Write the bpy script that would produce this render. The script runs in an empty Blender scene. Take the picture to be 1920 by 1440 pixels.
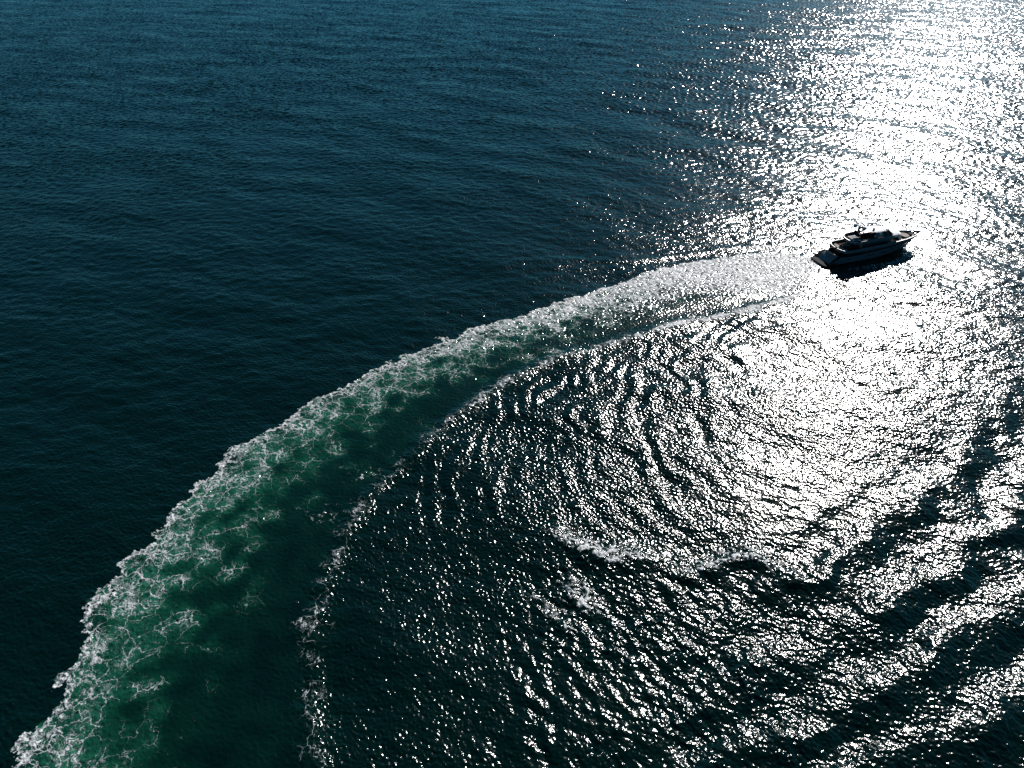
import bpy, bmesh, math, random
import numpy as np
from mathutils import Vector, Matrix

D = bpy.data
scene = bpy.context.scene
COL = scene.collection
R = math.radians

# ------------------------------------------------------------------ camera, sky, sun
CAM_H = 100.0
PITCH = 36.0
HFOV = 72.0
SUN_AZ = 29.4          # degrees to the right of the view direction
SUN_EL = 32.5

cam_d = D.cameras.new("camera")
cam_d.sensor_width = 36.0
cam_d.lens = 18.0 / math.tan(R(HFOV / 2))
cam_d.clip_start = 0.5
cam_d.clip_end = 60000.0
cam = D.objects.new("camera", cam_d)
COL.objects.link(cam)
cam.location = (0, 0, CAM_H)
cam.rotation_euler = (R(90 - PITCH), 0, 0)
scene.camera = cam

world = D.worlds.new("World")
scene.world = world
world.use_nodes = True
wn = world.node_tree
wn.nodes.clear()
wo = wn.nodes.new("ShaderNodeOutputWorld")
wb = wn.nodes.new("ShaderNodeBackground")
sky = wn.nodes.new("ShaderNodeTexSky")
sky.sky_type = 'NISHITA'
sky.sun_disc = False
sky.sun_elevation = R(SUN_EL)
sky.sun_rotation = R(SUN_AZ)
sky.air_density = 0.7
sky.dust_density = 0.0
sky.ozone_density = 1.0
wb.inputs['Strength'].default_value = 0.05
wt = wn.nodes.new("ShaderNodeMix")          # cool white balance of the whole sky
wt.data_type = 'RGBA'
wt.blend_type = 'MULTIPLY'
wt.inputs['Factor'].default_value = 1.0
wt.inputs['B'].default_value = (0.22, 0.66, 0.71, 1)
wn.links.new(sky.outputs[0], wt.inputs['A'])
wn.links.new(wt.outputs['Result'], wb.inputs[0])
wn.links.new(wb.outputs[0], wo.inputs[0])

sun_d = D.lights.new("sun", 'SUN')
sun_d.energy = 5.0
sun_d.angle = R(0.53)
sun_d.color = (1.0, 0.96, 0.92)
sun = D.objects.new("sun", sun_d)
COL.objects.link(sun)
sdir = Vector((math.sin(R(SUN_AZ)) * math.cos(R(SUN_EL)), math.cos(R(SUN_AZ)) * math.cos(R(SUN_EL)), math.sin(R(SUN_EL))))
sun.rotation_euler = sdir.to_track_quat('Z', 'Y').to_euler()
sun.location = sdir * 400

vs = scene.view_settings
vs.view_transform = 'Standard'
vs.look = 'None'
vs.exposure = 0.70
vs.gamma = 1.0
vs.use_curve_mapping = False
scene.cycles.use_denoising = False
scene.cycles.max_bounces = 5
scene.cycles.glossy_bounces = 2
scene.cycles.diffuse_bounces = 2
scene.cycles.caustics_reflective = False
scene.cycles.caustics_refractive = False
scene.cycles.sample_clamp_indirect = 4.0

# ------------------------------------------------------------------ helpers: picture measurements to points on the water
FPX = 960 / math.tan(R(HFOV / 2))


def ground(px, py, z=0.0):
    """point on the water plane seen at a pixel of the 1920x1440 photograph"""
    px = np.asarray(px, float)
    py = np.asarray(py, float)
    u = (px - 960) / FPX
    v = (py - 720) / FPX
    c, s = math.cos(R(PITCH)), math.sin(R(PITCH))
    y = c - v * s
    zz = -s - v * c
    t = (CAM_H - z) / -zz
    return u * t, y * t


def curve(pts, step=1.0):
    """pixels -> smooth ground polyline, resampled evenly"""
    p = np.array([ground(a, b) for a, b in pts])
    q = np.vstack([2 * p[0] - p[1], p, 2 * p[-1] - p[-2]])
    out = []
    for i in range(1, len(q) - 2):
        t = np.linspace(0, 1, 12, endpoint=False)[:, None]
        a, b, c_, d = q[i - 1], q[i], q[i + 1], q[i + 2]
        out.append(0.5 * (2 * b + (c_ - a) * t + (2 * a - 5 * b + 4 * c_ - d) * t ** 2 + (3 * b - a - 3 * c_ + d) * t ** 3))
    out.append(q[-2][None])
    out = np.vstack(out)
    sl = np.r_[0, np.cumsum(np.hypot(*np.diff(out, axis=0).T))]
    n = max(2, int(sl[-1] / step))
    ss = np.linspace(0, sl[-1], n)
    return np.c_[np.interp(ss, sl, out[:, 0]), np.interp(ss, sl, out[:, 1])]


# world raster on which the slow fields of the wake are worked out
RX0, RX1, RY0, RY1, RD = -170.0, 360.0, 20.0, 420.0, 0.8
gx = np.arange(RX0, RX1, RD)
gy = np.arange(RY0, RY1, RD)
GX, GY = np.meshgrid(gx, gy)


def dist_to(poly):
    """signed distance (positive to the left of the direction of travel) and arc length"""
    best = np.full(GX.shape, 1e9)
    sgn = np.ones(GX.shape)
    arc = np.zeros(GX.shape)
    s0 = 0.0
    for i in range(len(poly) - 1):
        a, b = poly[i], poly[i + 1]
        d = b - a
        L = math.hypot(*d)
        t = np.clip(((GX - a[0]) * d[0] + (GY - a[1]) * d[1]) / L ** 2, 0, 1)
        ex = GX - a[0] - t * d[0]
        ey = GY - a[1] - t * d[1]
        dd = ex * ex + ey * ey
        m = dd < best - 1e-9
        best[m] = dd[m]
        cr = d[0] * ey - d[1] * ex
        sgn[m] = np.sign(cr[m])
        arc[m] = s0 + t[m] * L
        s0 += L
    return np.sqrt(best) * sgn, arc


def sstep(a, b, x):
    t = np.clip((x - a) / (b - a), 0, 1)
    return t * t * (3 - 2 * t)


def poly_mask(pts, feather):
    p = [ground(a, b) for a, b in pts]
    inside = np.zeros(GX.shape, bool)
    dist = np.full(GX.shape, 1e9)
    n = len(p)
    for i in range(n):
        (x1, y1), (x2, y2) = p[i], p[(i + 1) % n]
        cond = ((y1 > GY) != (y2 > GY)) & (GX < (x2 - x1) * (GY - y1) / (y2 - y1 + 1e-12) + x1)
        inside ^= cond
        L2 = (x2 - x1) ** 2 + (y2 - y1) ** 2
        t = np.clip(((GX - x1) * (x2 - x1) + (GY - y1) * (y2 - y1)) / L2, 0, 1)
        dist = np.minimum(dist, np.hypot(GX - x1 - t * (x2 - x1), GY - y1 - t * (y2 - y1)))
    return sstep(-feather, feather, np.where(inside, dist, -dist))


def phase_fit(lines, deg=3):
    """lines: {phase: [pixels]} of crests; returns a smooth phase field on the raster"""
    xs, ys, ph = [], [], []
    for k, pts in lines:
        for a, b in pts:
            x, y = ground(a, b)
            xs.append(x); ys.append(y); ph.append(k)
    xs, ys, ph = map(np.array, (xs, ys, ph))
    cx, cy, sc = xs.mean(), ys.mean(), max(np.ptp(xs), np.ptp(ys)) / 2

    def basis(x, y):
        x = (x - cx) / sc
        y = (y - cy) / sc
        return np.stack([x ** i * y ** j for i in range(deg + 1) for j in range(deg + 1 - i)], -1)
    A = basis(xs, ys)
    w = np.linalg.solve(A.T @ A + 1e-3 * np.eye(A.shape[1]), A.T @ ph)
    x = np.clip(GX, xs.min() - 25, xs.max() + 25)
    y = np.clip(GY, ys.min() - 25, ys.max() + 25)
    return basis(x, y) @ w


# ------------------------------------------------------------------ noise and wave tiles
def tile_noise(n, lo, hi, seed, power=0.0):
    """periodic smooth noise, wavelengths (in cells) between lo and hi, unit variance"""
    rg = np.random.default_rng(seed)
    k = np.hypot(np.fft.fftfreq(n)[:, None], np.fft.rfftfreq(n)[None, :])
    k[0, 0] = 1e-6
    f = np.fft.rfft2(rg.standard_normal((n, n)))
    f *= np.exp(-(k * lo) ** 4) * (1 - np.exp(-(k * hi) ** 4)) * k ** power
    f[0, 0] = 0
    o = np.fft.irfft2(f, s=(n, n))
    return (o / o.std()).astype(np.float32)


def sea_tile(n, L, lam_lo, lam_hi, wind_deg, spread, seed, rms_slope, tilt=0.0):
    rg = np.random.default_rng(seed)
    kx = np.fft.rfftfreq(n, L / n)[None, :] * 2 * np.pi
    ky = np.fft.fftfreq(n, L / n)[:, None] * 2 * np.pi
    k = np.hypot(kx, ky)
    k[0, 0] = 1
    w = R(wind_deg)
    cd = (kx * math.cos(w) + ky * math.sin(w)) / k
    amp = k ** (-2.0 + tilt) * (spread + (1 - spread) * cd ** 2)
    amp *= np.exp(-(k * lam_lo / 6.283) ** 6) * (1 - np.exp(-(k * lam_hi / 6.283) ** 4))
    f = np.fft.rfft2(rg.standard_normal((n, n)).astype(np.float32)) * amp
    f[0, 0] = 0
    h = np.fft.irfft2(f, s=(n, n))
    d = L / n
    sl = math.sqrt(((np.roll(h, -1, 0) - h) ** 2 + (np.roll(h, -1, 1) - h) ** 2).mean()) / d
    return (h * (rms_slope / sl)).astype(np.float32)


def tsample(T, L, x, y, rot=0.0):
    n = T.shape[0]
    c, s = math.cos(R(rot)), math.sin(R(rot))
    u = (x * c - y * s) * (n / L)
    v = (x * s + y * c) * (n / L)
    iu = np.floor(u).astype(np.int64)
    iv = np.floor(v).astype(np.int64)
    fu = (u - iu).astype(np.float32)
    fv = (v - iv).astype(np.float32)
    iu %= n
    iv %= n
    iu1 = (iu + 1) % n
    iv1 = (iv + 1) % n
    return ((T[iv, iu] * (1 - fu) + T[iv, iu1] * fu) * (1 - fv) + (T[iv1, iu] * (1 - fu) + T[iv1, iu1] * fu) * fv)


def rsample(F, x, y):
    u = np.clip((x - RX0) / RD, 0, F.shape[1] - 1.001)
    v = np.clip((y - RY0) / RD, 0, F.shape[0] - 1.001)
    iu = u.astype(np.int64)
    iv = v.astype(np.int64)
    fu = u - iu
    fv = v - iv
    return ((F[iv, iu] * (1 - fu) + F[iv, iu + 1] * fu) * (1 - fv) + (F[iv + 1, iu] * (1 - fu) + F[iv + 1, iu + 1] * fu) * fv).astype(np.float32)


# ------------------------------------------------------------------ the wake, traced on the water
outer = curve([(1536, 486), (1470, 474), (1400, 476), (1300, 490), (1200, 515), (1100, 550), (1000, 582), (900, 612),
               (800, 650), (700, 695), (600, 742), (540, 782), (450, 828), (400, 880), (335, 935), (280, 1010),
               (230, 1060), (180, 1130), (140, 1190), (115, 1270), (85, 1340), (50, 1390), (-20, 1480), (-80, 1560)])
inner_lim = curve([(1540, 500), (1490, 548), (1400, 556), (1300, 552), (1250, 572), (1150, 602), (1050, 640), (950, 680), (850, 715),
                   (790, 745), (720, 800), (660, 850), (590, 905), (530, 970), (480, 1050), (430, 1130), (380, 1200),
                   (330, 1300), (290, 1440), (270, 1560)])
arm = curve([(1545, 520), (1480, 560), (1400, 585), (1300, 602), (1200, 630), (1100, 657), (1000, 692), (950, 716), (900, 750), (850, 787),
             (800, 830), (755, 872), (700, 922), (668, 972), (640, 1030), (612, 1100), (594, 1160), (588, 1230),
             (588, 1300), (592, 1370), (598, 1440), (610, 1540)])
dO, aO = dist_to(outer)          # positive = left of travel = inside of the turn
dI, aI = dist_to(inner_lim)
dA, aA = dist_to(arm)
LO = aO.max()
# inside the ribbon: n = 0 at the outer edge, 1 at the lace limit
NN = dO / np.maximum(np.abs(dO) + np.maximum(-dI, 0.0) + 0.01, 0.5)
NN = np.where(dO < 0, dO / 6.0, np.where(dI > 0, 1 + dI / 9.0, NN))
W_O = dO.astype(np.float32)
AGE = (aO / LO).astype(np.float32)
F_N = NN.astype(np.float32)
F_A = dA.astype(np.float32)
AGEA = (aA / aA.max()).astype(np.float32)
near_arm = np.abs(dA)


def z1(zx, zy):
    return (880 + .5417 * zx, 480 + .5417 * zy)


def zl(k, pts):
    return (k, [z1(*p) for p in pts])


ph1 = phase_fit([
    zl(-1.5, [(250, 640), (240, 720), (300, 810), (350, 890), (420, 960)]),
    zl(-.5, [(330, 560), (305, 650), (330, 730), (385, 830), (450, 900), (520, 1000)]),
    zl(.5, [(425, 520), (400, 600), (405, 680), (430, 760), (490, 860), (570, 950)]),
    zl(1.5, [(540, 430), (480, 520), (465, 600), (490, 680), (560, 780), (640, 880), (720, 960)]),
    zl(2.5, [(620, 440), (560, 520), (550, 620), (610, 720), (700, 820), (800, 930)]),
    zl(3.5, [(700, 400), (640, 500), (655, 600), (740, 720), (850, 850)]),
    zl(4.5, [(780, 340), (735, 430), (750, 520), (830, 630), (960, 770)]),
    zl(5.5, [(880, 330), (840, 420), (850, 500), (930, 610), (1060, 740)]),
], deg=2)
ph2 = phase_fit([
    (3, [(1542, 1095), (1625, 1050), (1685, 1009), (1737, 956), (1775, 922), (1850, 850), (1920, 785)]),
    (2, [(1437, 1275), (1540, 1275), (1625, 1235), (1726, 1140), (1794, 1057), (1850, 994), (1915, 940)]),
    (1, [(1400, 1440), (1512, 1402), (1600, 1360), (1719, 1320), (1794, 1282), (1870, 1240), (1930, 1195)]),
    (0, [(1600, 1500), (1700, 1435), (1812, 1380), (1920, 1331)]),
], deg=2)
ph3 = phase_fit([
    (0, [(60, 795), (146, 776), (253, 737), (340, 713), (450, 680)]),
    (1, [(30, 740), (194, 684), (340, 640), (486, 616), (632, 582), (729, 562), (900, 543), (1100, 520)]),
    (2, [(300, 610), (486, 575), (632, 548), (729, 532), (900, 512), (1100, 495)]),
    (-1, [(0, 900), (100, 865), (200, 830), (330, 780), (480, 725)]),
], deg=2)
m1 = poly_mask([(930, 740), (1080, 670), (1300, 610), (1420, 570), (1440, 640), (1380, 800), (1350, 960), (1260, 1020), (1150, 1010),
                (1000, 950), (850, 1000), (720, 960), (820, 850)], 9.0)
m2 = poly_mask([(1450, 1060), (1560, 990), (1700, 900), (1990, 700), (2050, 1560), (1200, 1560), (1300, 1280)], 7.0)
m3 = poly_mask([(-60, 1000), (350, 830), (800, 600), (1200, 495), (1300, 470), (1100, 465), (700, 510), (300, 590), (-60, 680)], 9.0)
m4 = poly_mask([(1020, 1030), (1200, 1075), (1450, 1060), (1560, 1130), (1480, 1260), (1400, 1500), (900, 1500), (930, 1250)], 7.0)

AMP_N = tile_noise(512, 14, 90, 41)
wv = (0.55 + 0.6 * tsample(AMP_N, 300, GX, GY, 20))
wv = np.clip(wv, 0.1, 1.3)
wob1 = 0.22 * tsample(AMP_N, 400, GX, GY, 70)
wob2 = 0.08 * tsample(AMP_N, 420, GX, GY, 130)
swell = 0.155 * m1 * wv * np.sin(2 * np.pi * (ph1 + wob1))
swell += 0.52 * m2 * (0.35 + 0.65 * wv) * np.sin(2 * np.pi * (ph2 + wob2))
swell += 0.085 * m3 * wv * np.sin(2 * np.pi * ph3)
# steep short crests in the lower middle, running down to the right
cxg, cyg = ground(1180, 1200)
xA, yA = ground(1080, 1120)
xB, yB = ground(1180, 1240)
dl = math.hypot(xB - xA, yB - yA)
nx_, ny_ = -(yB - yA) / dl, (xB - xA) / dl
if nx_ < 0:
    nx_, ny_ = -nx_, -ny_
ph4 = ((GX - cxg) * nx_ + (GY - cyg) * ny_) / 5.2 + 0.35 * tsample(AMP_N, 190, GX, GY, 15)
swell += 0.13 * m4 * wv * np.sin(2 * np.pi * ph4)
# dark hollows under the boat's own stern wave, and the breaking crests with foam caps
crests = [
    ([(1015, 985), (1050, 1012), (1095, 1040), (1150, 1052), (1200, 1050), (1235, 1054)], 0.75, 1.7, 0.85),
    ([(1235, 1054), (1290, 1075), (1350, 1065), (1400, 1045), (1440, 1062), (1500, 1085)], 0.75, 1.6, 0.72),
    ([(1050, 1080), (1075, 1115), (1110, 1140), (1150, 1155)], 0.35, 1.5, 0.78),
    ([(960, 1115), (1010, 1130), (1060, 1170), (1110, 1200)], 0.22, 1.4, 0.5),
    ([(1716, 462), (1704, 474), (1685, 486), (1655, 496), (1610, 503), (1560, 503)], 0.16, 0.7, 0.62),
    ([(1545, 474), (1500, 468), (1450, 463), (1390, 464), (1330, 470)], 0.25, 1.6, 0.72),
    ([(1330, 470), (1260, 480), (1190, 490), (1130, 492)], 0.22, 1.2, 0.42),
    ([(640, 905), (690, 893), (735, 897)], 0.03, 0.5, 0.40),
    ([(560, 985), (600, 972), (640, 974)], 0.03, 0.5, 0.40),
    ([(1895, 925), (1920, 950), (1960, 980)], 0.3, 1.2, 0.45),
]
CF = np.zeros(GX.shape)
for pts, hgt, wid, fo in crests:
    d, a = dist_to(curve(pts, 1.5))
    along = np.sin(np.pi * np.clip(a / a.max(), 0.0, 1.0)) ** 0.5
    ridge = np.exp(-(d / wid) ** 2) * along
    swell += hgt * ridge - 0.35 * hgt * np.exp(-((d - 2.6 * wid) / (1.6 * wid)) ** 2) * along
    # foam trails off on the near side of each crest
    CF = np.maximum(CF, fo * along * np.where(d > 0, np.exp(-(np.abs(d) / 4.2) ** 1.3), np.exp(-(d / 1.0) ** 2)))
# the inner arm: a steep breaking ridge
arm_s = sstep(0.0, 0.12, AGEA) * (1 - 0.4 * sstep(0.6, 1.0, AGEA))
swell += arm_s * (0.40 * np.exp(-(dA / 1.8) ** 2) - 0.18 * np.exp(-((dA + 4.5) / 3.0) ** 2))
# the outer ribbon heaves
swell += 0.10 * np.exp(-((dO - 1.5) / 2.2) ** 2)
F_SW = swell.astype(np.float32)
m5 = poly_mask([(640, 1010), (800, 930), (1000, 960), (1020, 1080), (960, 1300), (900, 1600), (600, 1600), (610, 1200)], 7.0)
F_M1 = m1.astype(np.float32)
F_M5 = m5.astype(np.float32)
F_M4 = np.maximum(m4, 0.5 * m2).astype(np.float32)
# calm, churned-flat water between ribbon and arm
calm = sstep(0.0, 2.0, dO) * sstep(0.5, 4.0, -dA) * (dI > -60)
F_CALM = calm.astype(np.float32)
F_CF = CF.astype(np.float32)
stern = np.array(ground(1545, 492))

N1 = tile_noise(1024, 26, 120, 7, -0.5)      # broad wobble
N2 = tile_noise(1024, 14, 60, 8, -0.5)
N3 = tile_noise(1024, 3, 400, 9, -1.5)
T1 = sea_tile(4096, 430.0, 1.2, 7.0, 78, 0.40, 1, 0.082)
T5 = sea_tile(1024, 150.0, 1.3, 4.5, math.degrees(math.atan2(ny_, nx_)), 0.12, 5, 0.115)
T2 = sea_tile(2048, 101.0, 0.36, 1.2, 92, 0.60, 2, 0.225)
T4 = sea_tile(1024, 390.0, 1.7, 3.6, 84, 0.85, 4, 0.19)
T3 = sea_tile(1024, 700.0, 9.0, 45.0, 66, 0.10, 3, 0.045)


def water_fields(x, y):
    x = x.astype(np.float64)
    y = y.astype(np.float64)
    r = np.hypot(x, y)
    fade = 1 - sstep(1200, 2500, r)
    inside = (x > RX0 + 1) & (x < RX1 - 1) & (y > RY0 + 1) & (y < RY1 - 1)
    ins = inside.astype(np.float32)
    h = tsample(T1, 430.0, x, y) + tsample(T3, 700.0, x, y, 11)
    hf = tsample(T2, 101.0, x, y, 27)
    hf = hf + tsample(T4, 390.0, x, y, 41) * sstep(130, 520, r)
    gust = np.clip(1 + 0.14 * tsample(N1, 1100, x * 0.6, y * 1.4, 8), 0.6, 1.4)
    hf = hf * gust
    h = h * (0.5 + 0.5 * gust)
    foam = np.zeros(x.shape, np.float32)
    green = np.zeros(x.shape, np.float32)
    if inside.any():
        # ragged edges: look the wake up at a wobbled place
        age0 = rsample(AGE, x, y)
        w1 = 0.5 + 1.3 * age0
        bx = 0.35 * tsample(N1, 260, x, y, 12)
        by = 0.35 * tsample(N1, 260, x + 50, y + 90, 12)
        wx = (bx + 0.42 * tsample(N1, 90, x, y, 33) + 0.16 * tsample(N2, 40, x, y, 5)) * w1
        wy = (by + 0.42 * tsample(N1, 90, x + 37, y + 11, 80) + 0.16 * tsample(N2, 40, x + 9, y + 3, 50)) * w1
        n = rsample(F_N, x + wx, y + wy)
        do = rsample(W_O, x + wx, y + wy)
        age = rsample(AGE, x + wx * .5, y + wy * .5)
        da = rsample(F_A, x + wx * .45, y + wy * .45)
        agea = rsample(AGEA, x, y)
        patch = tsample(N1, 160, x, y, 61)
        patch2 = tsample(N2, 55, x, y, 18)
        fresh = 1 - sstep(0.10, 0.40, age)
        mid = 1 - sstep(0.25, 0.75, age)
        body = np.interp(n, [0, .04, .18, .35, .6, .9, 1.3, 2.0], [0, .70, .66, .55, .43, .31, .16, 0]).astype(np.float32)
        streak = tsample(N2, 34, age0 * float(LO) * 0.16, do)
        body_f = np.interp(n, [0, .03, .5, .8, .95, 1.05], [0, .9, .95, .85, .6, .0]).astype(np.float32)
        body = body * (0.86 + 0.38 * mid) + 0.10 * patch * (body > 0) * sstep(0.02, 0.3, n)
        f = body * (1 - fresh) + body_f * fresh * (0.95 + 0.17 * streak + 0.08 * patch2)
        rim = np.exp(-(np.maximum(do - 0.9, 0) / (1.1 + 1.0 * age)) ** 2) * sstep(0.0, 0.5, do)
        f = np.where(do > 0, np.maximum(f, 0.92 * rim * (0.88 + 0.15 * patch2)), 0)
        f *= (1 - 0.0 * age)
        # the arm
        arms = sstep(0.02, 0.08, agea)
        fa = arms * (1 - 0.14 * sstep(0.4, 0.7, agea)) * ((0.12 + 0.22 * (1 - agea)) * np.exp(-(da / 1.2) ** 2) + 0.40 * np.exp(-((da + 0.6) / 3.7) ** 2)) * np.clip(0.92 + 0.16 * tsample(N1, 130, agea * float(aA.max()), da * 0.5), 0.5, 1.3) * (1 + .13 * patch2 + .09 * patch) * (1 + 0.5 * (1 - sstep(.1, .45, agea)))
        f = np.maximum(f, fa)
        cf = rsample(F_CF, x + wx * .5, y + wy * .5) * (1 + .4 * patch2)
        f = np.maximum(f, cf)
        foam = np.clip(f, 0, 1) * ins
        g = np.interp(n, [0, .03, .3, .7, 1.1, 1.6, 2.4], [0, .76, .84, .56, .32, .14, 0]).astype(np.float32)
        g = g * (0.90 + 0.07 * patch) * (1 - 0.45 * fresh) + 0.35 * np.clip(fa, 0, 1) + 0.2 * np.clip(cf, 0, 1)
        g = g + 0.07 * calm_s(x, y) * (0.6 + patch)
        green = np.clip(g, 0, 1) * ins
        cl = calm_s(x, y)
        k = 1 - 0.62 * cl * ins
        q5 = rsample(F_M5, x, y) * ins
        q1 = rsample(F_M1, x, y) * ins
        q4 = rsample(F_M4, x, y) * ins
        hf = hf * (1 - 0.45 * cl * ins + 0.12 * q5 + 0.15 * q1)
        h = h * (1 + 0.15 * q5) + q4 * tsample(T5, 150.0, x, y) * 1.0
        rough = np.clip(foam * 1.4, 0, 1)
        h = h * k + ins * rsample(F_SW, x + wx * .35, y + wy * .35)
        h = h + ins * rough * (0.055 * patch2 + 0.022 * tsample(N2, 17, x, y, 44))
    hh = (h + hf) * fade
    return hh.astype(np.float32), foam, green


def calm_s(x, y):
    return rsample(F_CALM, x, y)


# ------------------------------------------------------------------ materials
def nodes_of(name):
    m = D.materials.new(name)
    m.use_nodes = True
    nt = m.node_tree
    nt.nodes.clear()
    return m, nt, nt.nodes, nt.links


def water_material():
    m, nt, N, L = nodes_of("sea_water")
    out = N.new("ShaderNodeOutputMaterial")
    geo = N.new("ShaderNodeNewGeometry")
    af = N.new("ShaderNodeAttribute"); af.attribute_name = "foam"
    ag = N.new("ShaderNodeAttribute"); ag.attribute_name = "churn"

    def math_(op, a, b=None, clamp=False):
        n = N.new("ShaderNodeMath"); n.operation = op; n.use_clamp = clamp
        for i, v in enumerate((a, b)):
            if v is None:
                continue
            if isinstance(v, (int, float)):
                n.inputs[i].default_value = v
            else:
                L.new(v, n.inputs[i])
        return n.outputs[0]

    def noise(scale, detail, vec, rough=.55, dist=0.0):
        n = N.new("ShaderNodeTexNoise"); n.inputs['Scale'].default_value = scale
        n.inputs['Detail'].default_value = detail; n.inputs['Roughness'].default_value = rough
        n.inputs['Distortion'].default_value = dist
        L.new(vec, n.inputs['Vector'])
        return n
    flat = N.new("ShaderNodeVectorMath"); flat.operation = 'MULTIPLY'
    L.new(geo.outputs['Position'], flat.inputs[0]); flat.inputs[1].default_value = (1, 1, 0)
    # curl the lace
    nw = noise(0.28, 3, flat.outputs[0])
    sub = N.new("ShaderNodeVectorMath"); sub.operation = 'SUBTRACT'
    L.new(nw.outputs['Color'], sub.inputs[0]); sub.inputs[1].default_value = (.5, .5, .5)
    sc = N.new("ShaderNodeVectorMath"); sc.operation = 'SCALE'; sc.inputs['Scale'].default_value = 5.5
    L.new(sub.outputs[0], sc.inputs[0])
    nw2 = noise(1.5, 2, flat.outputs[0])
    sub2 = N.new("ShaderNodeVectorMath"); sub2.operation = 'SUBTRACT'
    L.new(nw2.outputs['Color'], sub2.inputs[0]); sub2.inputs[1].default_value = (.5, .5, .5)
    sc2 = N.new("ShaderNodeVectorMath"); sc2.operation = 'SCALE'; sc2.inputs['Scale'].default_value = 1.1
    L.new(sub2.outputs[0], sc2.inputs[0])
    ad = N.new("ShaderNodeVectorMath"); ad.operation = 'ADD'
    L.new(flat.outputs[0], ad.inputs[0]); L.new(sc.outputs[0], ad.inputs[1])
    ad2 = N.new("ShaderNodeVectorMath"); ad2.operation = 'ADD'
    L.new(ad.outputs[0], ad2.inputs[0]); L.new(sc2.outputs[0], ad2.inputs[1])
    flat2 = N.new("ShaderNodeVectorMath"); flat2.operation = 'MULTIPLY'
    L.new(ad2.outputs[0], flat2.inputs[0]); flat2.inputs[1].default_value = (1, 1, 0)

    def cells(scale, width):
        v = N.new("ShaderNodeTexVoronoi"); v.voronoi_dimensions = '2D'; v.feature = 'DISTANCE_TO_EDGE'
        v.inputs['Scale'].default_value = scale
        L.new(flat2.outputs[0], v.inputs['Vector'])
        mr = N.new("ShaderNodeMapRange"); mr.inputs['From Min'].default_value = 0.0
        mr.inputs['From Max'].default_value = width; mr.inputs['To Min'].default_value = 1.0; mr.inputs['To Max'].default_value = 0.0
        L.new(v.outputs['Distance'], mr.inputs['Value'])
        return mr.outputs[0]
    c1 = cells(0.30, .13)
    c2 = cells(0.75, .16)
    c3 = cells(2.0, .30)
    fine = noise(2.6, 4, flat.outputs[0], .7).outputs['Fac']
    patchn = noise(0.30, 3, flat.outputs[0], .6).outputs['Fac']
    rn = noise(0.40, 5, flat2.outputs[0], .6).outputs['Fac']
    rid = math_('ABSOLUTE', math_('SUBTRACT', rn, 0.5))
    rid = math_('SUBTRACT', 1.0, math_('MULTIPLY', rid, 14.0), clamp=True)
    big = math_('MAXIMUM', math_('MULTIPLY', c1, 1.0), math_('MULTIPLY', c2, 0.72))
    big = math_('MAXIMUM', big, math_('MULTIPLY', rid, 0.85))
    big = math_('MAXIMUM', big, math_('MULTIPLY', c3, 0.36))
    lace = math_('MULTIPLY', big, 0.80)
    lace = math_('ADD', lace, math_('MULTIPLY', math_('SUBTRACT', fine, 0.5), 0.42))
    lace = math_('ADD', lace, math_('MULTIPLY', math_('SUBTRACT', patchn, 0.5), 0.45))
    thr = math_('SUBTRACT', 1.0, math_('MULTIPLY', af.outputs['Fac'], 1.0))
    thr = math_('SUBTRACT', thr, math_('MULTIPLY', math_('MAXIMUM', math_('SUBTRACT', af.outputs['Fac'], 0.8), 0.0), 1.3))
    fm = math_('MULTIPLY', math_('SUBTRACT', lace, thr), 4.2, clamp=True)
    has = math_('MULTIPLY', math_('SUBTRACT', af.outputs['Fac'], 0.04), 8.0, clamp=True)
    fm = math_('MULTIPLY', fm, has)
    fm = math_('MULTIPLY', fm, 0.98)

    green = ag.outputs['Fac']
    gmod = noise(0.16, 3, flat2.outputs[0], .55).outputs['Fac']
    gm = math_('MULTIPLY', green, math_('ADD', math_('MULTIPLY', gmod, 0.5), 0.75), clamp=True)
    ramp = N.new("ShaderNodeValToRGB")
    L.new(gm, ramp.inputs[0])
    el = ramp.color_ramp.elements
    el[0].position = 0.0; el[0].color = (0.0001, 0.0052, 0.0042, 1)
    el[1].position = 1.0; el[1].color = (0.015, 0.088, 0.053, 1)
    e = el.new(0.35); e.color = (0.0007, 0.012, 0.0080, 1)
    e = el.new(0.7); e.color = (0.0035, 0.042, 0.0235, 1)

    b = N.new("ShaderNodeBsdfPrincipled")
    L.new(ramp.outputs[0], b.inputs['Base Color'])
    b.inputs['Roughness'].default_value = 0.145
    b.inputs['IOR'].default_value = 1.36
    # ripples too small for the mesh
    nb = noise(2.6, 3, geo.outputs['Position'], .6)
    bump = N.new("ShaderNodeBump"); bump.inputs['Strength'].default_value = 1.0; bump.inputs['Distance'].default_value = 0.045
    L.new(nb.outputs['Fac'], bump.inputs['Height'])
    L.new(bump.outputs[0], b.inputs['Normal'])
    f = N.new("ShaderNodeBsdfPrincipled")
    fc = N.new("ShaderNodeMix"); fc.data_type = 'RGBA'
    fc.inputs['A'].default_value = (0.13, 0.155, 0.17, 1); fc.inputs['B'].default_value = (0.47, 0.48, 0.49, 1)
    thick = math_('ADD', math_('MULTIPLY', math_('SUBTRACT', lace, thr), 1.5), math_('MULTIPLY', math_('SUBTRACT', fine, 0.5), 1.2), clamp=True)
    L.new(thick, fc.inputs['Factor'])
    L.new(fc.outputs['Result'], f.inputs['Base Color'])
    f.inputs['Roughness'].default_value = 0.65
    f.inputs['Specular IOR Level'].default_value = 0.3
    fb = N.new("ShaderNodeBump"); fb.inputs['Strength'].default_value = 1.0; fb.inputs['Distance'].default_value = 0.12
    L.new(lace, fb.inputs['Height'])
    L.new(fb.outputs[0], f.inputs['Normal'])
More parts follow.
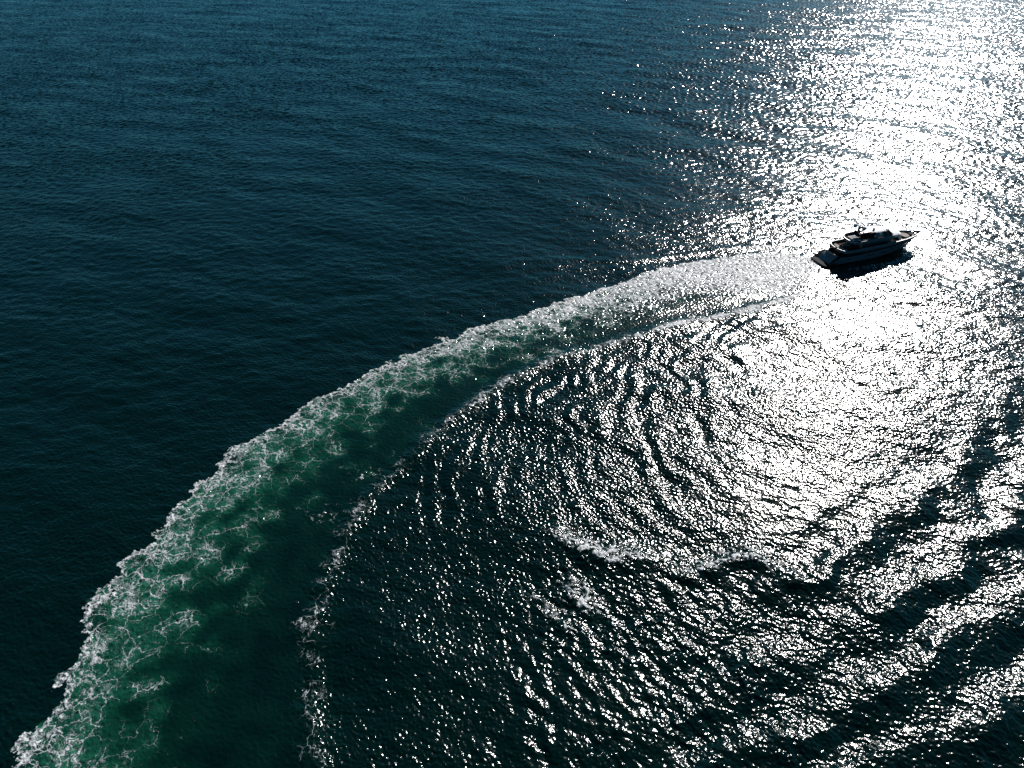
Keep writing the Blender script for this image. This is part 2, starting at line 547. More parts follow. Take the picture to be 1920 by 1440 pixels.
    mx = N.new("ShaderNodeMixShader")
    L.new(fm, mx.inputs[0]); L.new(b.outputs[0], mx.inputs[1]); L.new(f.outputs[0], mx.inputs[2])
    L.new(mx.outputs[0], out.inputs[0])
    return m


M_WATER = water_material()

# ------------------------------------------------------------------ materials of the yacht
def paint(name, col, rough=0.3, metal=0.0, coat=0.0, var=0.0, spec=0.5):
    m, nt, N, L = nodes_of(name)
    out = N.new("ShaderNodeOutputMaterial")
    b = N.new("ShaderNodeBsdfPrincipled")
    b.inputs['Roughness'].default_value = rough
    b.inputs['Metallic'].default_value = metal
    b.inputs['Specular IOR Level'].default_value = spec
    b.inputs['Coat Weight'].default_value = coat
    b.inputs['Coat Roughness'].default_value = 0.05
    tc = N.new("ShaderNodeTexCoord")
    n = N.new("ShaderNodeTexNoise"); n.inputs['Scale'].default_value = 1.3; n.inputs['Detail'].default_value = 4
    L.new(tc.outputs['Object'], n.inputs['Vector'])
    mx = N.new("ShaderNodeMix"); mx.data_type = 'RGBA'
    mx.inputs['A'].default_value = (*[c * (1 - var) for c in col], 1)
    mx.inputs['B'].default_value = (*[min(1, c * (1 + var)) for c in col], 1)
    L.new(n.outputs['Fac'], mx.inputs['Factor'])
    L.new(mx.outputs['Result'], b.inputs['Base Color'])
    L.new(b.outputs[0], out.inputs[0])
    return m


def teak_mat():
    m, nt, N, L = nodes_of("teak_deck")
    out = N.new("ShaderNodeOutputMaterial")
    b = N.new("ShaderNodeBsdfPrincipled"); b.inputs['Roughness'].default_value = 0.65
    tc = N.new("ShaderNodeTexCoord")
    w = N.new("ShaderNodeTexWave"); w.bands_direction = 'Y'; w.inputs['Scale'].default_value = 2.6
    w.inputs['Distortion'].default_value = 0.0
    L.new(tc.outputs['Object'], w.inputs['Vector'])
    rmp = N.new("ShaderNodeValToRGB")
    rmp.color_ramp.elements[0].position = 0.04; rmp.color_ramp.elements[0].color = (0.05, 0.035, 0.025, 1)
    rmp.color_ramp.elements[1].position = 0.14; rmp.color_ramp.elements[1].color = (0.15, 0.12, 0.095, 1)
    L.new(w.outputs['Fac'], rmp.inputs[0]); L.new(rmp.outputs[0], b.inputs['Base Color'])
    L.new(b.outputs[0], out.inputs[0])
    return m


M_WHITE = paint("white_gelcoat", (0.32, 0.34, 0.37), 0.6, coat=0.0, var=0.03)
M_SILVER = paint("silver_hull_paint", (0.085, 0.105, 0.135), 0.45, metal=0.0, coat=0.15, var=0.04)
M_GLASS = paint("dark_tinted_glass", (0.006, 0.008, 0.010), 0.22, coat=0.0)
M_BLACK = paint("black_trim", (0.008, 0.009, 0.010), 0.8, spec=0.1)
M_ANTI = paint("dark_red_bottom_paint", (0.05, 0.012, 0.010), 0.5)
M_TEAK = teak_mat()
M_CUSH = paint("beige_cushion", (0.21, 0.185, 0.155), 0.9, var=0.06)
M_CUSHD = paint("charcoal_cushion", (0.05, 0.05, 0.055), 0.8, var=0.1)
M_STEEL = paint("polished_steel", (0.55, 0.56, 0.58), 0.2, metal=1.0)
M_RED = paint("orange_red_cover", (0.12, 0.05, 0.03), 0.6)
M_TEAK_SHADE = paint("shaded_dark_teak", (0.05, 0.03, 0.02), 0.9, var=0.3, spec=0.05)  # darker copy of the teak, with the shade of the aft decks in its colour
M_POOL = paint("pale_tub_water", (0.05, 0.22, 0.26), 0.05)

hx, hy = ground(1540, 490, 0.3)
HEAD = 18.5
yroot = D.objects.new("motor_yacht", None)
COL.objects.link(yroot)
yroot.location = (float(hx), float(hy), 0.0)
yroot.scale = (1.025, 1.025, 1.0)
yroot.rotation_euler = (0, R(-0.6), R(HEAD))
yroot["label"] = "silver grey three-deck motor yacht under way at the head of the white wake"
yroot["category"] = "yacht"


def link(name, bm, mat, parent, smooth=True, bevel=0.0, recalc=True):
    if recalc:
        bmesh.ops.recalc_face_normals(bm, faces=bm.faces)
    me = D.meshes.new(name)
    bm.to_mesh(me)
    bm.free()
    mats = mat if isinstance(mat, (list, tuple)) else [mat]
    for m in mats:
        me.materials.append(m)
    for p in me.polygons:
        p.use_smooth = smooth
    o = D.objects.new(name, me)
    COL.objects.link(o)
    o.parent = parent
    if bevel:
        b = o.modifiers.new("bevel", 'BEVEL'); b.width = bevel; b.segments = 2; b.limit_method = 'ANGLE'
        b.angle_limit = R(35)
    if smooth:
        try:
            me.set_sharp_from_angle(angle=R(38))
        except Exception:
            pass
    return o


def gridmesh(bm, rows, close=False):
    vs_ = [[bm.verts.new(p) for p in r_] for r_ in rows]
    for i in range(len(vs_) - 1):
        m = len(vs_[i])
        for j in range(m if close else m - 1):
            k = (j + 1) % m
            bm.faces.new((vs_[i][j], vs_[i][k], vs_[i + 1][k], vs_[i + 1][j]))
    return vs_


def xs(z):
    return 31.8 + 1.02 * z if z > 0 else 31.8 + 0.5 * z


def hb(x, z):
    """half breadth of the hull at a station and height"""
    b0 = np.interp(z, [-1.2, 0, 1.2, 2.6, 5.5], [2.3, 3.45, 3.75, 3.95, 4.0])
    u = x / xs(z)
    p = np.interp(z, [-1, 0, 2.5, 5], [1.5, 1.8, 2.4, 3.3])
    f = 1.0 if u < .42 else 1 - ((min(u, 1) - .42) / .58) ** p
    return float(b0 * max(f, 0.0) * np.interp(x, [0, 8], [0.95, 1.0]))


def ZA(x):
    return float(np.interp(x, [-.2, 0.6, 3.6, 12, 20, 28, 33, 37], [0.75, 1.0, 2.4, 2.6, 3.05, 3.6, 3.85, 3.95]))


def ZB(x):
    return float(np.interp(x, [0, 12, 20, 28, 33, 37], [3.65, 3.72, 3.9, 4.0, 4.05, 4.1]))


def ZC(x):
    return float(np.interp(x, [0, 5, 12, 20, 28, 37], [4.5, 4.55, 4.75, 4.9, 5.0, 5.0]))


def band(z0, z1, x0, off=0.0, nx=60, nz=6, xend=None):
    """both sides of the hull between two height curves, joined round the stem"""
    bm = bmesh.new()
    for sgn in (1, -1):
        rows = []
        for j in range(nz + 1):
            row = []
            for i in range(nx + 1):
                t = i / nx
                t = 1 - (1 - t) ** 1.5 if xend is None else t
                xm = xend or xs(4.6)
                x_ = x0 + (xm - x0) * t
                za, zb = z0(x_), z1(x_)
                z = za + (zb - za) * j / nz
                x2 = x0 + ((xend or xs(z)) - x0) * t
                row.append((x2, sgn * max(hb(x2, z) + (off if t < .995 else 0), 0.0 if xend is None else .02), z))
            rows.append(row)
        gridmesh(bm, rows)
    bmesh.ops.remove_doubles(bm, verts=bm.verts, dist=0.004)
    return bm


def plan(x0, x1, w, ra=1.5, rf=2.0, n=10, pf=2.0, pa=2.2):
    """closed outline: rounded stern (ra long) and tapered rounded front (rf long)"""
    pts = []
    for i in range(n + 1):
        a = i / n * math.pi / 2
        pts.append((x0 + ra * (1 - math.sin(a) ** (2 / pa)), w * math.cos(a) ** (2 / pa)) if False else
                   (x0 + ra * (1 - math.cos(a) ** (2 / pa)), w * math.sin(a) ** (2 / pa)))
    for i in range(n + 1):
        a = i / n * math.pi / 2
        pts.append((x1 - rf + rf * math.sin(a) ** (2 / pf), w * math.cos(a) ** (2 / pf)))
    full = pts + [(x, -y) for x, y in reversed(pts[1:-1])]
    out = []
    for p in full:
        if not out or math.hypot(p[0] - out[-1][0], p[1] - out[-1][1]) > 1e-3:
            out.append(p)
    return out


def prism(outl0, z0, outl1, z1, bm=None, cap=(True, True), zf=None):
    bm = bm or bmesh.new()
    zf = zf or (lambda x, z: z)
    a = [bm.verts.new((x, y, z0)) for x, y in outl0]
    b = [bm.verts.new((x, y, zf(x, z1))) for x, y in outl1]
    n = len(a)
    for i in range(n):
        bm.faces.new((a[i], a[(i + 1) % n], b[(i + 1) % n], b[i]))
    if cap[0]:
        bm.faces.new(a[::-1])
    if cap[1]:
        bm.faces.new(b)
    return bm


def box(bm, x0, x1, y0, y1, z0, z1):
    v = [bm.verts.new((x, y, z)) for z in (z0, z1) for x, y in ((x0, y0), (x1, y0), (x1, y1), (x0, y1))]
    for f in ((0, 3, 2, 1), (4, 5, 6, 7), (0, 1, 5, 4), (1, 2, 6, 5), (2, 3, 7, 6), (3, 0, 4, 7)):
        bm.faces.new([v[i] for i in f])
    return bm


def tube(bm, pts, r, n=8):
    pts = [Vector(p) for p in pts]
    rows = []
    for i, p in enumerate(pts):
        d = (pts[min(i + 1, len(pts) - 1)] - pts[max(i - 1, 0)]).normalized()
        u = d.orthogonal().normalized()
        w = d.cross(u)
        rr = r[i] if isinstance(r, (list, tuple)) else r
        rows.append([p + (u * math.cos(a) + w * math.sin(a)) * rr for a in [2 * math.pi * k / n for k in range(n)]])
    g = gridmesh(bm, rows, close=True)
    bm.faces.new(g[0][::-1]); bm.faces.new(g[-1])
    return bm


def lathe(bm, prof, cx, cy, n=20):
    rows = [[(cx + r_ * math.cos(2 * math.pi * k / n), cy + r_ * math.sin(2 * math.pi * k / n), z) for k in range(n)] for r_, z in prof]
    g = gridmesh(bm, rows, close=True)
    bm.faces.new(g[0][::-1]); bm.faces.new(g[-1])
    return bm


def ring_wall(bm, outl, z0, z1, th, zf=None):
    """a bulwark: closed or open strip of wall with thickness"""
    zf = zf or (lambda x, z: z)
    n = len(outl)
    rows = [[], [], [], []]
    for i, (x, y) in enumerate(outl):
        px_, py_ = outl[i - 1] if i else outl[0]
        qx, qy = outl[i + 1] if i < n - 1 else outl[-1]
        dx, dy = qx - px_, qy - py_
        l = math.hypot(dx, dy) or 1
        nx, ny = dy / l, -dx / l
        rows[0].append((x, y, z0)); rows[1].append((x, y, zf(x, z1)))
        rows[2].append((x + nx * th, y + ny * th, zf(x, z1))); rows[3].append((x + nx * th, y + ny * th, z0))
    gridmesh(bm, rows)
    return bm


# --- hull
bm = band(lambda x: -1.2, ZA, -0.2, 0.0, nz=14)
hull = link("hull", bm, M_SILVER, yroot)
# boot stripe and bottom paint just above the water
link("boot_stripe", band(lambda x: -0.9, lambda x: 0.38, -0.15, 0.012, nz=4), M_ANTI, hull)
# dark window strip between hull and upper band
dark = link("hull_window_strip", band(lambda x: ZA(x) - 0.02, lambda x: ZB(x) + 0.02, 5.2, -0.14, nz=3), M_GLASS, hull)
# ledge that closes the gap between the hull side and the recessed window strip
lg = bmesh.new()
for sgn in (1, -1):
    xx = np.linspace(3.6, 35.4, 50)
    gridmesh(lg, [[(x, sgn * max(hb(x, ZA(x)) - o_, 0), ZA(x) - .03) for x in xx] for o_ in (0.003, min(1.2, 0.9))])
link("side_ledge", lg, M_SILVER, hull)
# rubbing strake
rr = bmesh.new()
for sgn in (1, -1):
    tube(rr, [(x, sgn * (hb(x, ZA(x)) + 0.03), ZA(x) - 0.04) for x in np.linspace(3.6, 35.6, 40)], 0.07, 6)
link("rub_rail", rr, M_SILVER, hull)
# portholes in the lower hull
for sgn in (-1, 1):
    for x0 in (6.2, 13.6, 15.0, 18.4, 19.8, 22.6):
        pb = bmesh.new()
        z0 = 1.55 + (x0 - 6) * .022
        rows = []
        for j in range(5):
            z = z0 + .42 * j / 4
            rows.append([(x, sgn * (hb(x, z) + 0.018), z) for x in np.linspace(x0, x0 + 1.05, 5)])
        gridmesh(pb, rows)
        link("porthole", pb, M_GLASS, hull)
# --- transom, swim platform, aft wings
tb = bmesh.new()
rows = []
for x_, z_ in ((0.35, 0.45), (0.75, 1.0), (1.35, 1.7), (2.2, 2.3), (2.6, 2.42), (2.7, 2.0)):
    rows.append([(x_ + 0.25 * abs(math.sin(t * 1.2)), t * 2.75, z_) for t in np.linspace(-1, 1, 9)])
gridmesh(tb, rows)
transom = link("transom", tb, M_SILVER, yroot)
db = bmesh.new()
rows = []
for x_, z_ in ((0.62, 0.86), (0.75, 1.04), (1.28, 1.66), (1.62, 1.9)):
    rows.append([(x_ - 0.03 + 0.25 * abs(math.sin(t * 1.2 * .62)), t * 1.7, z_ + .03) for t in np.linspace(-1, 1, 7)])
gridmesh(db, rows)
link("garage_door", db, M_SILVER, transom)
sp = prism(plan(-1.7, 0.9, 3.55, 0.9, 0.02, pa=3), 0.28, plan(-1.75, 0.9, 3.6, 0.9, 0.02, pa=3), 0.52)
plat = link("swim_platform", sp, M_BLACK, yroot, bevel=0.03)
sp = prism(plan(-1.55, 0.5, 3.35, 0.8, 0.02, pa=3), 0.525, plan(-1.55, 0.5, 3.35, 0.8, 0.02, pa=3), 0.545)
link("platform_deck", sp, M_BLACK, plat, smooth=False)
for sgn in (1, -1):
    st = bmesh.new()
    for k in range(7):
        box(st, 0.35 + .34 * k, 0.78 + .34 * k, sgn * 2.8 if sgn > 0 else -3.55, sgn * 3.55 if sgn > 0 else -2.8, 0.4, 0.78 + .22 * k)
    link("boarding_steps", st, M_TEAK_SHADE, yroot, smooth=False)
# main deck with the aft cockpit
md = bmesh.new()
o_ = [(2.4, 3.5), (10.8, 3.7), (10.8, -3.7), (2.4, -3.5)]
prism(o_, 1.9, o_, 2.05, md)
mdeck = link("main_deck", md, M_TEAK_SHADE, yroot, smooth=False)
so = bmesh.new()
box(so, 2.9, 3.7, -2.2, 2.2, 2.06, 2.5); box(so, 2.75, 3.0, -2.2, 2.2, 2.06, 2.95)
link("sofa", so, M_CUSH, mdeck, smooth=False, bevel=.05)
tb_ = bmesh.new()
lathe(tb_, [(.1, 2.06), (.1, 2.72), (.95, 2.74), (.95, 2.8)], 5.2, 0)
link("cockpit_table", tb_, M_TEAK, mdeck)
lf = bmesh.new(); box(lf, 2.7, 3.3, 2.6, 3.3, 2.06, 2.6)
link("deck_locker", lf, M_RED, mdeck, smooth=False, bevel=.06)
# saloon bulkhead of dark glass
sb = bmesh.new(); box(sb, 9.2, 9.35, -3.55, 3.55, 2.06, 3.7)
link("saloon_doors", sb, M_GLASS, yroot, smooth=False)
for sgn in (1, -1):
    pb = bmesh.new(); box(pb, 6.2, 6.6, 3.3 * sgn - .12, 3.3 * sgn + .12, 2.05, 3.66)
    link("deck_pillar", pb, M_SILVER, yroot, smooth=False, bevel=.03)

# --- upper band: bulwark of the upper deck running forward into the bow
def upper_outline(off=0.0, z=4.6, x0=4.0):
    side = [(x, hb(x, z) + off) for x in np.linspace(x0 + 2.6, xs(z) - .02, 56)]
    aft = []
    w = hb(x0 + 2.6, z) + off
    for i in range(10):
        a = i / 10 * math.pi / 2
        aft.append((x0 + 2.6 * (1 - math.cos(a) ** .8), w * math.sin(a) ** .8))
    half = aft + side
    return half


def upper_rows():
    rows = []
    stages = [(0.0, 0.02, 0), (0.15, .05, 0), (.55, .07, 0), (1.0, .02, 0), (1.0, -.16, 0), (.75, -.18, 0), (.12, -.2, 0)]
    for v, off, _ in stages:
        row = []
        half = upper_outline()
        zz = lambda x: ZB(x) + (ZC(x) - ZB(x)) * v
        for k, (x, y) in enumerate(half):
            t = (x - 4.0) / (xs(4.6) - 4.0)
            z = zz(x)
            xe = 4.0 + t * (xs(z) - (0.12 if off < -.1 else 0) - 4.0)
            if k >= 10:
                y = hb(xe, z) + off * min(1, (1 - t) * 30)
            else:
                y = y + off * min(1, y / 1.0)
                xe = xe - off * (1 - k / 10) - 0.9 * (v - .55) * (1 - k / 10) ** 2 * (0.5 if v < 1 else .5)
            row.append((xe, max(y, 0), z))
        full = row + [(x, -y, z) for x, y, z in reversed(row[1:] if row[0][1] == 0 else row)]
        rows.append(full)
    return rows


ub = bmesh.new()
gridmesh(ub, upper_rows())
bmesh.ops.remove_doubles(ub, verts=ub.verts, dist=0.004)
upper = link("upper_bulwark", ub, M_SILVER, yroot)
# deck plates inside the bulwark
ud = bmesh.new()
half = [(x, max(y - .1, 0)) for x, y in upper_outline(-.1, 4.3, 4.15) if x < 33.8]
ol = half + [(x, -y) for x, y in reversed(half)]
ol2 = []
for p in ol:
    if not ol2 or math.hypot(p[0] - ol2[-1][0], p[1] - ol2[-1][1]) > 1e-3:
        ol2.append(p)
va = [ud.verts.new((x, y, ZB(x) - 0.0)) for x, y in ol2]
vb = [ud.verts.new((x, y, ZB(x) + .12)) for x, y in ol2]
for i in range(len(va)):
    k = (i + 1) % len(va)
    ud.faces.new((va[i], va[k], vb[k], vb[i]))
ud.faces.new(va[::-1]); ud.faces.new(vb)
bmesh.ops.triangulate(ud, faces=[f for f in ud.faces if len(f.verts) > 4])
udeck = link("upper_deck", ud, (M_TEAK, M_TEAK_SHADE), yroot, smooth=False)
for p in udeck.data.polygons:
    if p.center.x < 12:
        p.material_index = 1  # aft part takes the dark teak, its shade painted in
ut = bmesh.new()
lathe(ut, [(.12, 3.8), (.12, 4.45), (1.15, 4.47), (1.15, 4.53)], 8.6, 0.4)
link("dining_table", ut, M_CUSH, udeck)
for a in range(6):
    cb = bmesh.new()
    cx_, cy_ = 8.6 + 1.6 * math.cos(a * 1.047 + .3), .4 + 1.6 * math.sin(a * 1.047 + .3)
    box(cb, cx_ - .24, cx_ + .24, cy_ - .24, cy_ + .24, 3.8, 4.25)
    box(cb, cx_ - .24, cx_ + .24, cy_ - .24, cy_ - .16, 4.25, 4.6)
    link("dining_chair", cb, M_CUSHD, udeck, smooth=False, bevel=.03)
bs = bmesh.new()
pl = plan(4.9, 6.4, 2.8, 1.4, .02)
prism(pl, 3.8, pl, 4.22, bs)
link("aft_bench", bs, M_CUSH, udeck, bevel=.05)

# --- upper house, dark glass
hz0, hz1 = 3.82, 6.05
uh = prism(plan(10.6, 27.2, 3.25, .5, 7.5, 14), hz0, plan(10.9, 25.2, 2.95, .5, 7.0, 14), hz1)
house = link("upper_house", uh, M_GLASS, yroot)
sl = prism(plan(10.9, 28.2, 3.34, .4, 7.7, 14), hz0 + .001, plan(11.0, 28.0, 3.32, .4, 7.7, 14), 4.55)
link("house_base", sl, M_SILVER, house)

# --- sundeck slab and its fascia
def fas(x, z):
    return z


fo = [(x, y) for x, y in plan(7.2, 27.6, 3.55, 3.2, 9.0, 16, pf=1.8)]
fi = [(x, y) for x, y in plan(7.6, 26.6, 3.3, 3.0, 8.6, 16, pf=1.8)]


def sheer2(x):
    return float(np.interp(x, [7, 10, 15, 20, 23, 26, 28], [6.75, 6.9, 7.25, 7.3, 6.95, 6.25, 5.9]))


fb = bmesh.new()
rows = []
for sc_, dz, mode in ((0.90, 5.85, 0), (0.985, 6.0, 0), (1.0, 6.2, 0), (1.0, .55, 1), (.985, 1.0, 1), (.955, 1.0, 1), (.945, .75, 1), (.94, 6.15, 0)):
    row = []
    for x, y in fo:
        cx0 = 17.0
        z = dz if mode == 0 else 6.1 + (sheer2(x) - 6.1) * dz
        if mode == 0 and x > 22:
            z = z - (x - 22) * .07
        z = min(z, max(sheer2(x), 5.8) + (0.0 if mode else 0))
        row.append((cx0 + (x - cx0) * (sc_ if x < cx0 else (.5 + .5 * sc_)), y * sc_, z))
    rows.append(row)
gridmesh(fb, rows, close=True)
fasc = link("sundeck_bulwark", fb, M_SILVER, yroot)
sd = [(x, y * .93) for x, y in plan(7.8, 24.0, 3.5, 3.0, 4.5, 12)]
sk = prism(sd, 5.95, sd, 6.2)
sdeck = link("sundeck", sk, M_TEAK_SHADE, yroot, smooth=False)
# sloping white brow over the wheelhouse
br = bmesh.new()
rows = []
for t in np.linspace(0, 1, 9):
    x = 21.6 + 6.6 * t
    w = 3.05 * (1 - t ** 2.2) ** .6 + 0.25
    z = 7.42 - 1.75 * t ** 1.35
    rows.append([(x - .9 * abs(s_) ** 2 * (1 - t) - 1.2 * t * s_ * s_, w * s_, z - .32 * abs(s_) ** 2.5) for s_ in np.linspace(-1, 1, 13)])
gridmesh(br, rows)
rim = rows[-1]
low = [[(x * 1.0, y, z - .22) for x, y, z in rows[-1]]]
gridmesh(br, [rows[-1]] + low)
bmesh.ops.remove_doubles(br, verts=br.verts, dist=.003)
link("wheelhouse_roof", br, M_WHITE, yroot)
ww = bmesh.new()
rows = []
for z, k in ((4.6, 0), (5.1, 0.3), (5.75, 1.25)):
    rows.append([(28.35 - k - 2.6 * s_ * s_, 2.75 * s_, z) for s_ in np.linspace(-1, 1, 13)])
gridmesh(ww, rows)
link("wheelhouse_window", ww, M_GLASS, yroot)

# --- sundeck furniture
jt = bmesh.new()
box(jt, 9.0, 11.6, -1.5, 1.5, 6.2, 6.75)
tubo = link("spa_tub", jt, M_WHITE, yroot, smooth=False, bevel=.08)
jw = bmesh.new(); box(jw, 9.25, 11.35, -1.25, 1.25, 6.752, 6.80)
link("tub_cover", jw, M_CUSHD, tubo, smooth=False)
for sgn in (1, -1):
    lb = bmesh.new(); box(lb, 12.2, 14.2, sgn * 2.2 - .5, sgn * 2.2 + .5, 6.2, 6.55)
    link("sunpad", lb, M_CUSHD, yroot, smooth=False, bevel=.05)
bb = bmesh.new(); box(bb, 14.6, 15.9, -1.6, 1.6, 6.2, 7.3)
link("bar_counter", bb, M_BLACK, yroot, smooth=False, bevel=.05)
# arch legs, dark, leaning forward
for sgn in (1, -1):
    ab = bmesh.new()
    rows = []
    for t in np.linspace(0, 1, 7):
        x = 11.9 + 2.3 * t - .5 * t * t
        y = sgn * (3.05 - .75 * t ** 1.5)
        z = 6.7 + 2.1 * t
        w, th = 2.4 - .6 * t, .16
        rows.append([(x, y - th, z), (x + w, y - th, z), (x + w, y + th, z), (x, y + th, z)])
    g = gridmesh(ab, rows, close=True); ab.faces.new(g[0]); ab.faces.new(g[-1])
    link("arch_leg", ab, M_BLACK, yroot, bevel=.03)
# hardtop
ht = prism(plan(14.0, 20.9, 2.4, 1.6, 2.6, 12), 8.58, plan(14.5, 20.3, 2.0, 1.5, 2.5, 12), 8.80)
hard = link("hardtop", ht, M_WHITE, yroot, bevel=.04)
# side fairings and windscreen
for sgn in (1, -1):
    for x0, x1, xb0, xb1, mat_, nm in ((15.3, 18.2, 15.5, 17.9, M_SILVER, "side_fairing"), (18.2, 21.9, 17.9, 20.3, M_GLASS, "side_window")):
        sb_ = bmesh.new()
        rows = []
        for t in np.linspace(0, 1, 5):
            xa, xc = x0 + (xb0 - x0) * t, x1 + (xb1 - x1) * t
            yy = sgn * (3.12 - .62 * t)
            zl_ = 7.15 + 1.5 * t
            rows.append([(xa, yy - .05 * sgn, zl_), (xc, yy - .05 * sgn - sgn * .15 * (1 if nm == "side_window" else 0), zl_)])
        gridmesh(sb_, rows)
        o = link(nm, sb_, mat_, yroot)
        sm = o.modifiers.new("solid", 'SOLIDIFY'); sm.thickness = .07
for sgn in (1, -1):
    fr = bmesh.new()
    tube(fr, [(22.2, sgn * 2.9, 7.2), (21.3, sgn * 2.65, 7.95), (20.3, sgn * 2.3, 8.6)], .13, 6)
    link("windscreen_frame", fr, M_SILVER, yroot)
wsn = bmesh.new()
gridmesh(wsn, [[(23.2 - 1.1 * s_ * s_ - k, (2.85 - .3 * k) * s_, z) for s_ in np.linspace(-1, 1, 11)] for z, k in ((7.2, 0), (7.75, .7))])
o = link("windscreen", wsn, M_GLASS, yroot); sm = o.modifiers.new("solid", 'SOLIDIFY'); sm.thickness = .04

# --- mast, domes, radar, aerials
mb = bmesh.new()
rows = []
for t in np.linspace(0, 1, 6):
    x = 11.6 - 0.7 * t; z = 8.5 + 1.9 * t; w = 1.5 - 1.0 * t; th = .30 - .12 * t
    rows.append([(x - w / 2, -th, z), (x + w / 2, -th, z), (x + w / 2, th, z), (x - w / 2, th, z)])
g = gridmesh(mb, rows, close=True); mb.faces.new(g[0]); mb.faces.new(g[-1])
box(mb, 10.4, 11.8, -1.7, 1.7, 9.55, 9.7)
box(mb, 10.9, 15.0, -1.5, 1.5, 8.6, 8.74)
box(mb, 11.4, 13.4, -.12, .12, 9.3, 9.42)
mast = link("mast", mb, M_SILVER, yroot, smooth=False, bevel=.03)


def dome(cx, cy, z, r_):
    b_ = bmesh.new()
    prof = [(r_ * .5, z), (r_ * .8, z + .12 * r_), (r_, z + .5 * r_)]
    prof += [(r_ * math.cos(a), z + r_ * (.8 + .95 * math.sin(a))) for a in np.linspace(0, 1.5, 7)]
    lathe(b_, prof, cx, cy, 18)
    return b_


link("satellite_dome", dome(10.6, 1.35, 9.7, .62), M_WHITE, mast)
link("satellite_dome", dome(11.6, -1.35, 9.7, .62), M_WHITE, mast)
link("satellite_dome", dome(16.0, -0.9, 8.87, .36), M_WHITE, hard)
rb = bmesh.new(); lathe(rb, [(.22, 9.42), (.22, 9.6), (.1, 9.65), (.1, 9.72)], 13.1, 0, 12); box(rb, 13.0, 13.2, -1.1, 1.1, 9.72, 9.86)
link("radar", rb, M_WHITE, mast, smooth=False)
rb = bmesh.new(); lathe(rb, [(.2, 10.38), (.2, 10.5)], 10.9, 0, 12); box(rb, 10.81, 10.99, -.8, .8, 10.5, 10.62)
link("radar", rb, M_WHITE, mast, smooth=False)
for (x, y, h_) in ((11.3, .45, 1.5), (11.3, -.45, 1.3)):
    wb_ = bmesh.new(); tube(wb_, [(x, y, 9.6), (x - .15, y, 9.6 + h_)], .03, 6)
    link("whip_aerial", wb_, M_BLACK, mast)
for (x, y) in ((19.6, 1.6), (19.6, -1.6), (17.6, 1.9)):
    wb_ = bmesh.new(); tube(wb_, [(x, y, 8.86), (x - .3, y, 10.6)], [.04, .02], 6)
    link("whip_aerial", wb_, M_WHITE, hard)

# --- foredeck: bulwark posts, sunpad, winches, jackstaff
fs = bmesh.new()
pl = plan(28.6, 31.4, 1.7, .5, 1.4)
prism(pl, 4.3, plan(28.7, 31.3, 1.6, .5, 1.4), 4.72, fs)
link("foredeck_sunpad", fs, M_CUSH, yroot, bevel=.05)
ch = bmesh.new(); pl = plan(31.9, 33.0, .7, .3, .5)
prism(pl, 4.3, pl, 4.75, ch)
link("deck_hatch", ch, M_BLACK, yroot, bevel=.03)
for sgn in (1, -1):
    w_ = bmesh.new(); lathe(w_, [(.28, 4.4), (.28, 4.5), (.14, 4.6), (.14, 4.85), (.24, 4.95), (.24, 5.02)], 33.6, sgn * .55, 12)
    link("windlass", w_, M_STEEL, yroot)
    for x in (30.2, 33.9):
        c_ = bmesh.new(); y_ = sgn * (hb(x, 5) - .45)
        box(c_, x - .25, x + .25, y_ - .06, y_ + .06, 4.62, 4.72); box(c_, x - .1, x + .1, y_ - .05, y_ + .05, 4.3, 4.62)
        link("mooring_cleat", c_, M_STEEL, yroot, smooth=False)
js = bmesh.new(); tube(js, [(36.6, 0, 5.4), (36.9, 0, 6.9)], [.04, .02], 6)
link("jackstaff", js, M_STEEL, yroot)
rl = bmesh.new()
for sgn in (1, -1):
    tube(rl, [(x, sgn * (hb(min(x, 36.6), ZC(x)) - .06), ZC(x) + .32) for x in np.linspace(20, 36.2, 24)], .03, 5)
    for x in np.linspace(20, 36.0, 12):
        tube(rl, [(x, sgn * (hb(x, ZC(x)) - .06), ZC(x) - .02), (x, sgn * (hb(x, ZC(x)) - .06), ZC(x) + .32)], .022, 5)
link("bow_rail", rl, M_STEEL, yroot)
rl = bmesh.new()
ro = [(x, y * .95) for x, y in plan(7.5, 14.0, 3.4, 3.0, .02)][:14]
pts = [(x, y, 7.25) for x, y in reversed(ro)] + [(x, -y, 7.25) for x, y in ro[1:]]
tube(rl, pts, .03, 5)
for p in pts[::3]:
    tube(rl, [(p[0], p[1], 6.75), p], .022, 5)
link("sundeck_rail", rl, M_STEEL, yroot)
es = bmesh.new(); tube(es, [(4.1, 0, 4.6), (3.3, 0, 6.1)], .035, 6)
staff = link("ensign_staff", es, M_STEEL, yroot)

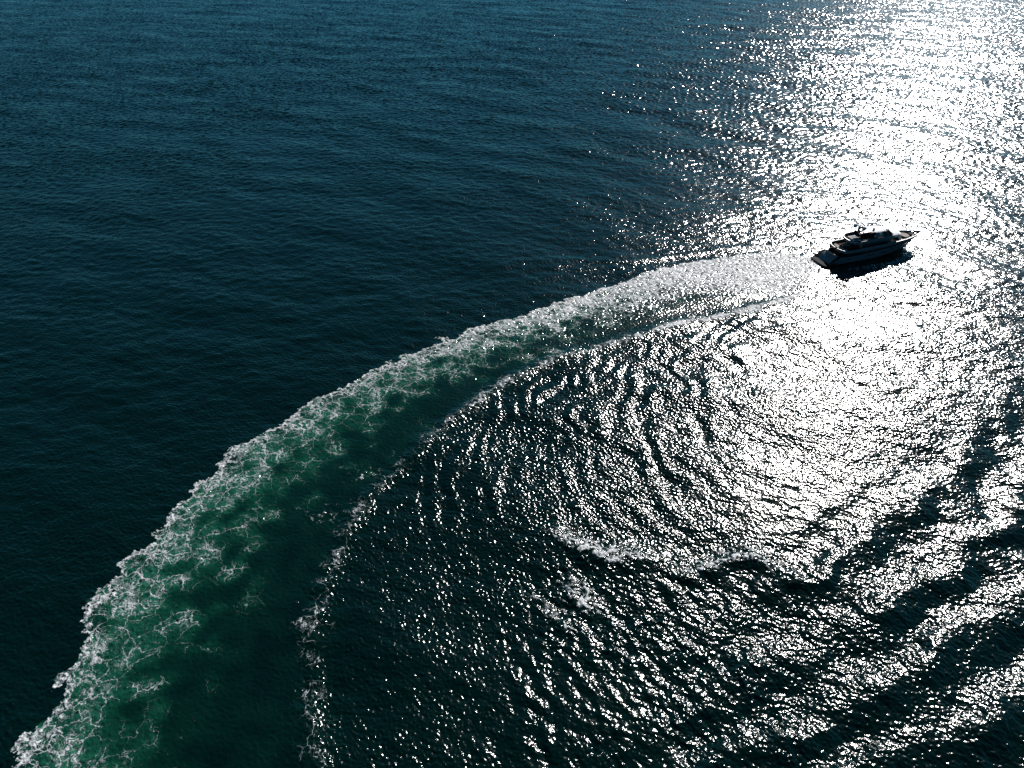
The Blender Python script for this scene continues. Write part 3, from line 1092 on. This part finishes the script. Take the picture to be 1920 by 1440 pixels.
# ------------------------------------------------------------------ the sea: one sheet of rings round the viewpoint out to the horizon
DENS = 1.0
dr = 0.00092 / DENS
ra = np.sinh(np.arange(math.asinh(0.40), math.asinh(11.0), dr)) * 100.0
rings = np.r_[np.linspace(0.6, ra[0], 14, endpoint=False), ra, np.geomspace(ra[-1] * 1.01, 15000, 110)]
fa = np.arange(-58.0, 58.0, math.degrees(0.00088) / DENS)
az = np.r_[fa, np.linspace(58.0, 302.0, 120, endpoint=False)]
nr, na = len(rings), len(az)
AZ = np.radians(az)
X = np.empty((nr, na), np.float32); Y = np.empty_like(X); Z = np.empty_like(X)
FO = np.empty_like(X); GR = np.empty_like(X)
for i0 in range(0, nr, 200):
    rr = rings[i0:i0 + 200, None]
    x = rr * np.sin(AZ)[None]
    y = rr * np.cos(AZ)[None]
    h, f, g = water_fields(x, y)
    X[i0:i0 + 200] = x; Y[i0:i0 + 200] = y; Z[i0:i0 + 200] = h; FO[i0:i0 + 200] = f; GR[i0:i0 + 200] = g
co = np.stack([X.ravel(), Y.ravel(), Z.ravel()], 1)
idx = np.arange(nr * na, dtype=np.int32).reshape(nr, na)
nxt = np.roll(idx, -1, 1)
quads = np.stack([idx[:-1], idx[1:], nxt[1:], nxt[:-1]], -1).reshape(-1, 4)
fmask = np.maximum(FO, GR * 0.8)
qm = (fmask[:-1] + fmask[1:]).reshape(-1) * 0.5


def build_sheet(name, q, mat):
    used = np.zeros(nr * na, bool)
    used[q.ravel()] = True
    remap = np.cumsum(used) - 1
    q2 = remap[q].astype(np.int32)
    me = D.meshes.new(name)
    nv = int(used.sum())
    me.vertices.add(nv)
    me.vertices.foreach_set("co", co[used].ravel())
    me.loops.add(q2.size)
    me.loops.foreach_set("vertex_index", q2.ravel())
    me.polygons.add(len(q2))
    me.polygons.foreach_set("loop_start", np.arange(0, q2.size, 4, dtype=np.int32))
    me.update(calc_edges=True)
    for nm, arr in (("foam", FO), ("churn", GR)):
        a = me.attributes.new(nm, 'FLOAT', 'POINT')
        a.data.foreach_set("value", arr.ravel()[used])
    me.materials.append(mat)
    o = D.objects.new(name, me)
    COL.objects.link(o)
    return o


isw = qm > 0.10
sea = build_sheet("sea_water", quads[~isw], M_WATER)
sea["kind"] = "structure"
wake = build_sheet("wake_foam", quads[isw], M_WATER)
wake["kind"] = "stuff"
wake["label"] = "curving trail of white foam and churned green water behind the yacht"
wake["category"] = "wake"
del co, quads, X, Y, Z, FO, GR, T1, T2
